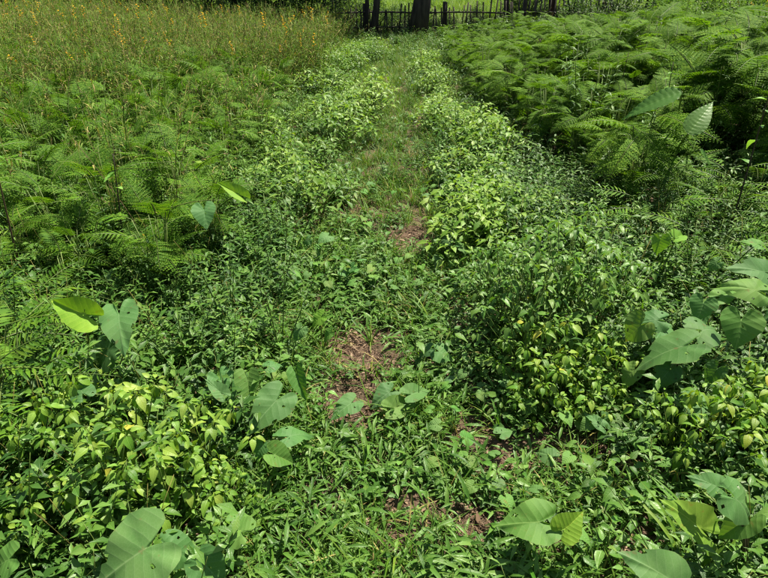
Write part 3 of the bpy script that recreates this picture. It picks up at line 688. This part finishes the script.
# ------------------------------------------------------------------ tall single stalks and yellow flowers
def stalk(name, u, v, H, lean, label, leaves, k='red'):
    b = px(u, v, 0); b.z = tz(b.x, b.y); rt = empty(name, b); tag(rt, label, 'stalk'); mb = MB()
    pts = arc((0, 0, -.02), (lean, .05, 1), H, 8, .05, R.uniform(-.01, .01)); tube(mb, pts, .006, .0025, 5); part('stem', mb.mesh('stalk_stem', k), rt)
    for i in range(leaves):
        t = R.uniform(3, 7.9); p = pts[int(t)].lerp(pts[int(t) + 1], t - int(t)); L = R.uniform(.05, .1)
        part('leaf', R.choice(T_grey), rt, frame(p, ud(R.uniform(0, 6.28), R.uniform(-.6, .4))) @ Matrix.Diagonal((L, L, L, 1)), (1.6, 1.6, 1.6))
stalk('tall_stalk', 722, 255, 1.05, .02, 'tall dark bare stalk rising at the right edge of the picture', 7)
stalk('tall_stalk', 652, 178, .85, -.02, 'thin dark stalk standing above the ferns on the right bank', 3)
stalk('tall_stalk', 606, 150, .8, .06, 'slender leaning stalk above the ferns nearest the fence', 3)
stalk('tall_stalk', 28, 300, 1.0, .05, 'dry brown leaning stalk at the left edge', 3, 'pod')
stalk('tall_stalk', 128, 290, .75, .12, 'dark thin stalk in the left thicket', 4)
stalk('tall_stalk', 6, 340, .95, -.02, 'pale dry stalk at the far left edge', 2, 'straw')
def wildflower(r, H):
    rt = empty('yellow_wildflower', (0, -50, 0)); a = MB(); b = MB()
    pts = arc((0, 0, -.02), (r.uniform(-.12, .12), r.uniform(-.1, .1), 1), H, 6, .1); tube(a, pts, .004, .002, 3)
    for i in range(12):
        t = r.uniform(1, 5); p = pts[int(t)].lerp(pts[int(t) + 1], t - int(t)); leaf(b, frame(p, ud(r.uniform(0, 6.28), r.uniform(0, .8))), r.uniform(.05, .09), .016, 'lance', 2, .2, .8)
    part('stem', a.mesh('flower_stem', 'olive'), rt); part('foliage', b.mesh('foliage', 'olive'), rt)
    c = MB()
    for i in range(r.randint(4, 8)):
        p = pts[-1] + Vector((r.uniform(-.02, .02), r.uniform(-.02, .02), -.022 * i))
        for j in range(3): leaf(c, frame(p, ud(r.uniform(0, 6.28), r.uniform(-.2, 1))), .022, .019, 'round', 2, .3, .4)
    part('flower', c.mesh('blossoms', 'petal'), rt); return rt
P_fl = Pool([wildflower(r, h) for h in (.85, .95, .75, 1.0, .9)])
def meadow(x, y): return x < -.85 and y > 5.2 + max(0, x + 3.2) * 1.1 and y < 14.3 and in_view(x, y, .8, 250)
for x, y in pf((-9.5, -.9, 5.2, 12.5, lambda x, y: meadow(x, y) and in_view(x, y, .8, 40) and noise.noise((x * .8, y * .8, 1)) > -.15), 150, .2, 21):
    o = P_fl.place(Vector((x, y, tz(x, y))), sc=R.uniform(.72, 1.0) * (1 - .15 * sstep(8, 12.5, y))); tag(o, 'yellow wildflower in the tall left meadow, ' + side(x, (-5, -3), ('at its left', 'in its middle', 'at its path side')) + ', ' + zone(x, y, (6, 7.5, 9)), 'wildflower', 'yellow wildflowers in the left meadow')
for x, y in pf((4.0, 7.8, 7, 11, lambda x, y: in_view(x, y, 1)), 24, .3, 22):
    o = P_fl.place(Vector((x, y, tz(x, y))), sc=R.uniform(1.0, 1.2)); tag(o, 'orange-yellow wildflower above the ferns at the upper right', 'wildflower', 'wildflowers at the upper right')
P_fl.drop()
# big pleated leaves on the bank
def pleated(u, v, leaves, label):
    b = px(u, v, .1); b.z = tz(b.x, b.y); rt = empty('broadleaf_plant', b); tag(rt, label, 'plant')
    for (au, av, ah), (tu, tv, th), W in leaves:
        P, T = px(au, av, ah), px(tu, tv, th); mb = MB(); L = (T - P).length; n = 66; vs = []; uv = []; fs = []
        m = frame(P - b, T - P, Vector((.1, -.5, 1)))
        for i in range(n + 1):
            t = i / n; ww = L * W * .5 * (PROF['ovate'](t) if t < 1 else .02)
            for sx in (-1, -.66, -.33, 0, .33, .66, 1):
                ph = (t - abs(sx) * .12) * 11
                z = .12 * abs(sx) * ww + .055 * L * (abs((ph % 1) - .5) - .25) * abs(sx) ** .5 - .22 * L * t * t
                vs.append(m @ Vector((sx * ww, t * L, z))); uv.append((sx, t))
        for i in range(n):
            for j in range(6): a = i * 7 + j; fs.append((a, a + 1, a + 8, a + 7))
        mb.add(vs, fs, uv); part('leaf', mb.mesh('pleated_leaf', 'mid'), rt, None, (1.1, 1.1, 1.4))
        mb = MB(); tube(mb, [Vector((0, 0, -.02)), (P - b) * .6 + Vector((0, 0, .05)), P - b], .008, .005, 6); part('stalk', mb.mesh('plant_stalk', 'stem'), rt)
pleated(668, 168, [((682, 92, .86), (619, 111, .72), .42), ((688, 134, .74), (716, 97, .92), .5), ((700, 150, .6), (716, 166, .5), .4)], 'plant with two big pleated blue-green leaves on the fern bank')
pleated(705, 95, [((722, 45, .8), (708, 35, .85), .5), ((735, 42, .85), (742, 33, .9), .5), ((716, 52, .75), (700, 56, .72), .45)], 'plant with shiny pale leaves at the upper right')

# ------------------------------------------------------------------ stuff
r = random.Random(77)
def tuft_mesh(kind):
    mb = MB(); mats = ['mid']
    if kind == 'lance':            # creeping broad-bladed grass, greyish
        mats = [r.choice(('grey', 'grey', 'mid')), 'stem']
        for s in range(5):
            pts = arc((r.uniform(-.04, .04), r.uniform(-.04, .04), 0), ud(r.uniform(0, 6.28), r.uniform(.3, 1.0)), r.uniform(.05, .11), 4, .5); tube(mb, pts, .0015, .001, 3, 1)
            for i in range(5):
                L = r.uniform(.03, .07); leaf(mb, frame(pts[min(4, i)], ud(r.uniform(0, 6.28), r.uniform(-.2, .8))), L, L * .19, 'lance', 3, .3, .9)
    elif kind == 'small':
        mats = ['mid', 'stem']
        for s in range(7):
            p = Vector((r.uniform(-.06, .06), r.uniform(-.06, .06), 0)); q = p + Vector((r.uniform(-.02, .02), r.uniform(-.02, .02), r.uniform(.02, .08))); tube(mb, [p, q], .0014, .001, 3, 1)
            a0 = r.uniform(0, 6)
            for i in range(4): L = r.uniform(.014, .032); leaf(mb, frame(q, ud(a0 + i * 1.57, r.uniform(-.1, .4))), L, L * .6, 'ovate', 3, .2, .5)
    elif kind == 'blade':
        mats = ['grass', 'straw']
        for s in range(18):
            L = r.uniform(.05, .2); leaf(mb, frame(Vector((r.uniform(-.04, .04), r.uniform(-.04, .04), -.005)), ud(r.uniform(0, 6.28), r.uniform(.5, 1.5))), L, .0055, 'blade', 4, .2, r.uniform(.3, 1.6), int(r.random() < .14))
    elif kind == 'under':
        mats = [r.choice(('mid', 'deep', 'deep', 'grey')), 'stem', 'straw']
        for s in range(4):
            pts = arc((r.uniform(-.04, .04), r.uniform(-.04, .04), 0), ud(r.uniform(0, 6.28), r.uniform(.8, 1.5)), r.uniform(.16, .34), 6, .3); tube(mb, pts, .0025, .001, 3, 1)
            for i in range(14):
                t = r.uniform(1, 5.99); L = r.uniform(.03, .06); leaf(mb, frame(pts[int(t)].lerp(pts[int(t) + 1], t % 1), ud(r.uniform(0, 6.28), r.uniform(-.3, .6))), L, L * r.uniform(.3, .55), 'ovate', 2, .25, .7)
        if r.random() < .5: tube(mb, arc((0, 0, 0), ud(r.uniform(0, 6.28), r.uniform(.4, 1.4)), r.uniform(.2, .42), 5, .6), .0015, .0008, 3, 2)
    elif kind == 'meadow':
        mats = ['olive', 'straw', 'pod', 'feather']
        for s in range(9):
            H = r.uniform(.5, .95); mi = r.choice((0, 0, 0, 3, 3, 1, 2)); pts = arc((r.uniform(-.08, .08), r.uniform(-.08, .08), 0), ud(r.uniform(0, 6.28), r.uniform(1.05, 1.55)), H, 6, r.uniform(.1, .7)); tube(mb, pts, .0028, .0012, 3, mi)
            for i in range(9):
                t = r.uniform(.5, 5.9); L = r.uniform(.05, .13); leaf(mb, frame(pts[int(t)].lerp(pts[int(t) + 1], t % 1), ud(r.uniform(0, 6.28), r.uniform(.1, 1.1))), L, r.uniform(.006, .014), 'lance', 2, .2, 1.0, r.choice((0, 0, 3, 3, 3, 3, 1)))
            if r.random() < .5:
                for i in range(7):
                    t = 4.3 + 1.65 * r.random(); leaf(mb, frame(pts[int(t)].lerp(pts[int(t) + 1], t % 1), ud(r.uniform(0, 6.28), r.uniform(-.5, 1))), r.uniform(.018, .032), .010, 'lance', 2, .4, .3, r.choice((1, 2, 2)))
    elif kind == 'litter':
        mats = ['dry']
        for s in range(13):
            L = r.choice((r.uniform(.008, .02), r.uniform(.008, .02), r.uniform(.02, .05))); leaf(mb, frame(Vector((r.uniform(-.07, .07), r.uniform(-.06, .06), .004 + .008 * r.random())), ud(r.uniform(0, 6.28), r.uniform(-.1, .25)), Vector((r.uniform(-.4, .4), r.uniform(-.4, .4), 1))), L, L * r.uniform(.15, .5), 'lance', 4, .5, r.uniform(-1, 1.2), 0, .2, .1)
        for s in range(5):
            p = Vector((r.uniform(-.06, .06), r.uniform(-.06, .06), .006)); d = ud(r.uniform(0, 6.28), r.uniform(-.05, .12)); tube(mb, [p, p + d * r.uniform(.04, .11)], .0016, .0009, 3)
    elif kind == 'field':
        mats = ['field']
        for s in range(22):
            L = r.uniform(.12, .34); leaf(mb, frame(Vector((r.uniform(-.12, .12), r.uniform(-.12, .12), -.01)), ud(r.uniform(0, 6.28), r.uniform(.7, 1.5))), L, .014, 'blade', 3, .2, r.uniform(.2, 1.3))
    return mb.mesh(kind + '_tuft', mats)
def V(kind, n): return [tuft_mesh(kind) for _ in range(n)]
def rnd(n, x0, x1, y0, y1, f, seed):
    q = random.Random(seed); out = []
    while len(out) < n:
        x, y = q.uniform(x0, x1), q.uniform(y0, y1)
        if f(x, y): out.append((x, y))
    return out
def thin(x, y, k, seed=0): return noise.noise((x * 4 + seed, y * 4, 9.1 + seed)) > k
VW = lambda x, y: in_view(x, y, .1, 330)
scatter('creeping_grass', 'grey-green creeping grass with short broad blades covering the path', V('lance', 10),
        rnd(2100, -1.9, 2.3, .45, 3.4, lambda x, y: VW(x, y) and not bare(x, y) and (x < .1 or thin(x, y, -.2)) and (-.55 < x < 1.3 or R.random() < .5), 1), .85, 1.6, .35, 1)
scatter('small_weeds', 'small-leaved green weeds creeping over the path', V('small', 8),
        rnd(2000, -2.8, 2.8, .45, 6.5, lambda x, y: VW(x, y) and not bare(x, y, .5) and thin(x, y, .0 if abs(x - .2) < .6 else -.2, 3), 2), .7, 1.3, .3, 2)
scatter('short_grass', 'short green grass growing along the path', V('blade', 8),
        rnd(6500, -2.2, 1.5, 1.0, 14, lambda x, y: VW(x, y) and not bare(x, y, .6) and (-.7 < x < .95 or y > 5) and (y > 3 or thin(x, y, -.05, 6)), 3), .7, 1.25, .2, 3)
scatter('leaf_litter', 'dry brown leaves and twigs lying on the bare earth', V('litter', 8),
        rnd(1300, -1.2, 1.6, .75, 4.2, lambda x, y: VW(x, y) and (bare(x, y, 1.6) or R.random() < .35), 4), .6, 1.1, .1, 4)
def und(x, y): return not (1.0 < x < 2.3 and 3.5 < y < 5.0 and (x * 37 + y * 91) % 1 < .5) and in_view(x, y, .3, 420) and (x < -.45 - .06 * y + .08 * noise.noise((x * 2, y * 2, 0)) or x > (.75 + .05 * y if y < 3 else .45))
scatter('dense_undergrowth', 'dense dark green leafy undergrowth on both sides of the path', V('under', 14),
        rnd(3900, -6, 6, .5, 5.2, und, 5) + rnd(4600, -15, 15, 5.0, 14, und, 6) + rnd(140, -.6, .6, 3.6, 13, lambda x, y: noise.noise((x * 2.5, y * 1.5, 21)) > .05 and not bare(x, y, 1.8) and not (y < 4 and abs(x - .15) < .4), 16), .65, 1.25, .3, 5)
scatter('fence_weeds', 'shaded leafy weeds growing up against the picket fence', V('under', 6), rnd(420, -2.6, 6, 13.0, 14.8, lambda x, y: True, 31), .5, 1.0, .3, 9)
scatter('meadow_grass', 'tall olive and straw meadow grass at the upper left', V('meadow', 14),
        rnd(3900, -16, -.85, 5.2, 14.3, meadow, 7) + rnd(120, -5, -1.0, 2.9, 6.0, VW, 8), .7, 1.12, .16, 6, 0, lambda x, y: tz(x, y) - .16 * sstep(8, 12.5, y) + .06 * sstep(-3, -5, x))
scatter('field_grass', 'sunlit light green grass in the field beyond the fence', V('field', 8),
        rnd(8000, -16, 22, 14.9, 34, lambda x, y: in_view(x, y, .2, 260), 9), .7, 1.3, .2, 7)

# ------------------------------------------------------------------ fence
def box(mb, c, s, rot=0.0):
    m = Matrix.Translation(c) @ Matrix.Rotation(rot, 4, 'Y')
    v = [m @ Vector((a * s[0] / 2, b * s[1] / 2, d * s[2] / 2)) for a in (-1, 1) for b in (-1, 1) for d in (-1, 1)]
    mb.add(v, [(0, 1, 3, 2), (4, 6, 7, 5), (0, 4, 5, 1), (2, 3, 7, 6), (0, 2, 6, 4), (1, 5, 7, 3)], [(0, 0)] * 8)
def build_fence():
    Y, x0, x1 = 14.0, -2.2, 5.0
    rt = empty('picket_fence', (x0, Y, 0)); tag(rt, 'low dark weathered wooden picket fence at the far end of the path', 'fence')
    mb = MB(); box(mb, (0, 0, .30), (.028, .018, .70)); pk = mb.mesh('picket_board', 'wood')
    mb = MB(); tube(mb, [Vector((0, 0, -.1)), Vector((.01, 0, .4)), Vector((0, 0, .68))], .045, .04, 8); po = mb.mesh('fence_post', 'wood')
    for z in (.50, .20):
        mb = MB(); pts = [Vector((t * (x1 - x0) / 12, -.028, z + .012 * math.sin(t * 2.1 + z))) for t in range(13)]; tube(mb, pts, .018, .016, 5); part('rail', mb.mesh('fence_rail', 'wood'), rt)
    x = .06
    while x < x1 - x0:
        m = Matrix.Translation((x, R.uniform(-.004, .004), tz(x0 + x, Y) + R.uniform(-.09, .05) - .02)) @ Matrix.Rotation(R.uniform(-.09, .09), 4, 'Y') @ Matrix.Rotation(R.uniform(-.3, .3), 4, 'Z')
        part('picket', pk, rt, m); x += R.uniform(.075, .15)
    for k in range(5): part('post', po, rt, Matrix.Translation((k * 1.75 + .02, .06, tz(x0 + k * 1.75, Y))))
build_fence()

# ------------------------------------------------------------------ trees
def crown_mesh(seed, Rx, Rz, n, L=.11, clumps=26):
    r = random.Random(seed); mb = MB(); cs = []
    for i in range(clumps):
        d = ud(r.uniform(0, 6.28), r.uniform(-.5, 1.3)); q = r.uniform(.35, 1); cs.append((Vector((d.x * Rx * q, d.y * Rx * q, d.z * Rz * q)), r.uniform(.35, .7)))
    for i in range(n):
        c, s = r.choice(cs); p = c + Vector((r.gauss(0, 1), r.gauss(0, 1), r.gauss(0, .7))) * s * .5
        d = ud(r.uniform(0, 6.28), r.uniform(-.7, .3)); l = L * r.uniform(.6, 1.2)
        m = frame(p, d, Vector((r.uniform(-.5, .5), r.uniform(-.5, .5), 1)))
        v = [m @ Vector(q) for q in ((0, 0, 0), (l * .25, l * .45, .01), (0, l, -.02), (-l * .25, l * .45, .01))]; mb.add(v, [(0, 1, 2, 3)], [(0, 0), (1, .5), (0, 1), (-1, .5)])
    return mb.mesh('crown_leaves', 'tree'), cs
CR = [crown_mesh(1, 2.0, 1.3, 9000), crown_mesh(2, 1.7, 1.2, 7000), crown_mesh(3, 3.5, 2.6, 9000, .3, 40)]
def tree(x, y, r0, H, lean, ck, cc, label, k='bark', cs=1.0, group=None):
    b = Vector((x, y, tz(x, y))); rt = empty('tree', b); tag(rt, label, 'tree', group); mb = MB()
    top = Vector((lean[0] * H, lean[1] * H, H)); pts = [Vector((0, 0, -.15)), Vector((0, 0, .05))] + [top * t + Vector((.04 * math.sin(t * 7 + x), 0, 0)) for t in (.2, .4, .6, .8, 1)]
    tube(mb, pts[:2], r0 * 1.35, r0 * 1.15, 12); tube(mb, pts[1:], r0 * 1.15, r0 * .5, 12)
    me, cl = CR[ck]; C0 = Vector(cc)
    for c, s in cl[:9]:
        e = C0 + c * cs * .8; tube(mb, [top * .8, (top * .8).lerp(e, .5) + Vector((0, 0, .15)), e], r0 * .35, .012, 6)
    part('trunk', mb.mesh('tree_trunk', k), rt)
    o = part('crown', me, rt, Matrix.Translation(C0) @ Matrix.Rotation(x * 2, 4, 'Z') @ Matrix.Diagonal((cs, cs, cs, 1)))
tree(.72, 13.6, .185, 3.4, (.08, .1), 0, (-.2, 2.0, 3.9), 'thick dark tree trunk leaning slightly right in front of the fence', cs=1.25)
tree(-.40, 13.9, .045, 3.0, (0, .05), 1, (-1.2, 1.6, 3.6), 'thin straight dark tree trunk, leftmost at the fence', cs=1.2)
tree(-.26, 13.6, .07, 3.0, (.10, .05), 1, (-.9, 1.2, 4.6), 'thin dark tree trunk leaning right between the straight one and the thick one')
tree(3.75, 14.2, .08, 2.8, (-.02, .06), 1, (.6, 2.2, 3.9), 'reddish brown tree trunk behind the ferns right of the fence', 'bark_red', .8)
tree(2.75, 14.3, .055, 2.8, (.0, .05), 1, (.3, 2.4, 4.2), 'slim dark tree trunk between the thick trunk and the reddish one', 'bark', .7)
tree(6.0, 14.6, .09, 2.8, (.05, .05), 1, (.3, 2.0, 3.6), 'shaded tree trunk behind the shrubs at the upper right', 'bark', 1)
tree(-3.4, 14.8, .10, 2.8, (.03, .1), 0, (0, .9, 3.1), 'shaded tree behind the left end of the meadow', 'bark', 1.1)
tree(-5.6, 15.2, .10, 2.8, (.0, .1), 1, (0, .9, 3.0), 'shaded tree far left behind the meadow', 'bark', 1.1)
for i, (x, y) in enumerate([(-22, 42), (-14, 46), (-6, 44), (2, 48), (10, 44), (18, 47), (26, 42), (-30, 38), (34, 40), (-38, 26), (40, 24)]):
    tree(x, y, .3, 4, (0, 0), 2, (0, 0, 5), 'broad leafy tree on the far side of the field', 'bark', R.uniform(1.1, 1.5), 'trees across the field')
# shrubs in the shade along the fence
def hedge_mesh(seed, n, matk, L=.06):
    r = random.Random(seed); mb = MB(); st = MB()
    for i in range(9): tube(st, [Vector((0, 0, -.03)), ud(i * .7, 1.0) * .3, ud(i * .7, r.uniform(.5, 1.3)) * .6], .012, .004, 4)
    for i in range(n):
        d = ud(r.uniform(0, 6.28), r.uniform(-.1, 1.5)); q = r.uniform(.3, 1) ** .5; p = Vector((d.x * .6 * q, d.y * .5 * q, .08 + d.z * .75 * q)) + Vector((r.gauss(0, .05), r.gauss(0, .05), r.gauss(0, .05)))
        leaf(mb, frame(p, ud(r.uniform(0, 6.28), r.uniform(-.6, .4)), Vector((r.uniform(-.4, .4), r.uniform(-.4, .4), 1))), L * r.uniform(.6, 1.2), L * .5, 'ovate', 2)
    return mb.mesh('foliage', matk), st.mesh('shrub_stem', 'bark')
HG = [hedge_mesh(i, 1500, k) for i, k in enumerate(('deep', 'tree', 'grey', 'fern'))]
hp = []
for i, (x, y, s, k) in enumerate([(-1.68, 14.5, 2.0, 1), (-2.688, 14.2, 2.1, 0), (-3.696, 14.5, 2.2, 1), (-4.816, 14.4, 2.2, 1), (-5.936, 14.6, 2.1, 0), (-7.056, 14.5, 2.2, 1), (-9.296, 14.4, 2.2, 0), (-10.416, 14.4, 2.2, 1), (-2.24, 15, 2.2, 1), (-1.12, 15, .9, 2), (-0.56, 14.6, .8, 1), (0.224, 14.7, .7, 0), (0, 15.3, .6, 2), (0.616, 15.1, .5, 0), (2.128, 14.9, .5, 1),
        (3.36, 15.2, 1.3, 0), (4.368, 14.9, 1.7, 1), (5.376, 14.7, 1.8, 0), (6.384, 14.6, 1.9, 3), (-8.288, 14.4, 2.1, 0), (4.9, 8.2, .95, 3), (5.6, 8.9, 1.1, 0), (4.8, 9.4, 1.0, 3), (5.9, 10.2, 1.2, 3), (5.2, 7.7, .9, 0), (6.6, 9.4, 1.3, 3), (4.7, 10.6, .9, 3), (6.9, 11.2, 1.3, 1), (7.392, 14.4, 2.0, 3), (8.512, 14.7, 2.0, 0), (9.632, 14.5, 2.0, 3), (10.752, 14.7, 2.0, 0), (5.2, 11.6, 1.0, 3), (4.0, 13.2, .75, 0), (4.7, 12.8, .9, 1), (5.5, 12.5, 1.0, 0), (6.3, 12.2, 1.1, 1), (7.1, 11.9, 1.2, 3), (8.0, 11.6, 1.2, 1), (.9, 15.2, .8, 0), (1.5, 15.0, .55, 1), (2.2, 15.3, .6, 0), (3.0, 15.1, .7, 1), (-1.6, 13.6, 1.3, 1), (-2.6, 13.4, 1.3, 1), (-.2, 15.0, .9, 2), (-.9, 15.4, 1.1, 1), (.4, 15.6, .7, 0), (3.2, 14.9, .8, 3), (-3.9, 14.2, 2.1, 0), (-6, 14.0, 2.1, 3), (-8, 14.2, 2.3, 3)]):
    rt = empty('dark_shrub', (x, y, tz(x, y)), R.uniform(0, 6), s)
    zn = 'at the left end of the fence' if x < -1.2 else 'just behind the picket fence' if x < 2.5 else 'behind the ferns at the right end of the fence'
    tag(rt, 'leafy shrub ' + zn, 'shrub', 'dark shrubs ' + zn)
    part('stem', HG[k][1], rt); part('foliage', HG[k][0], rt)
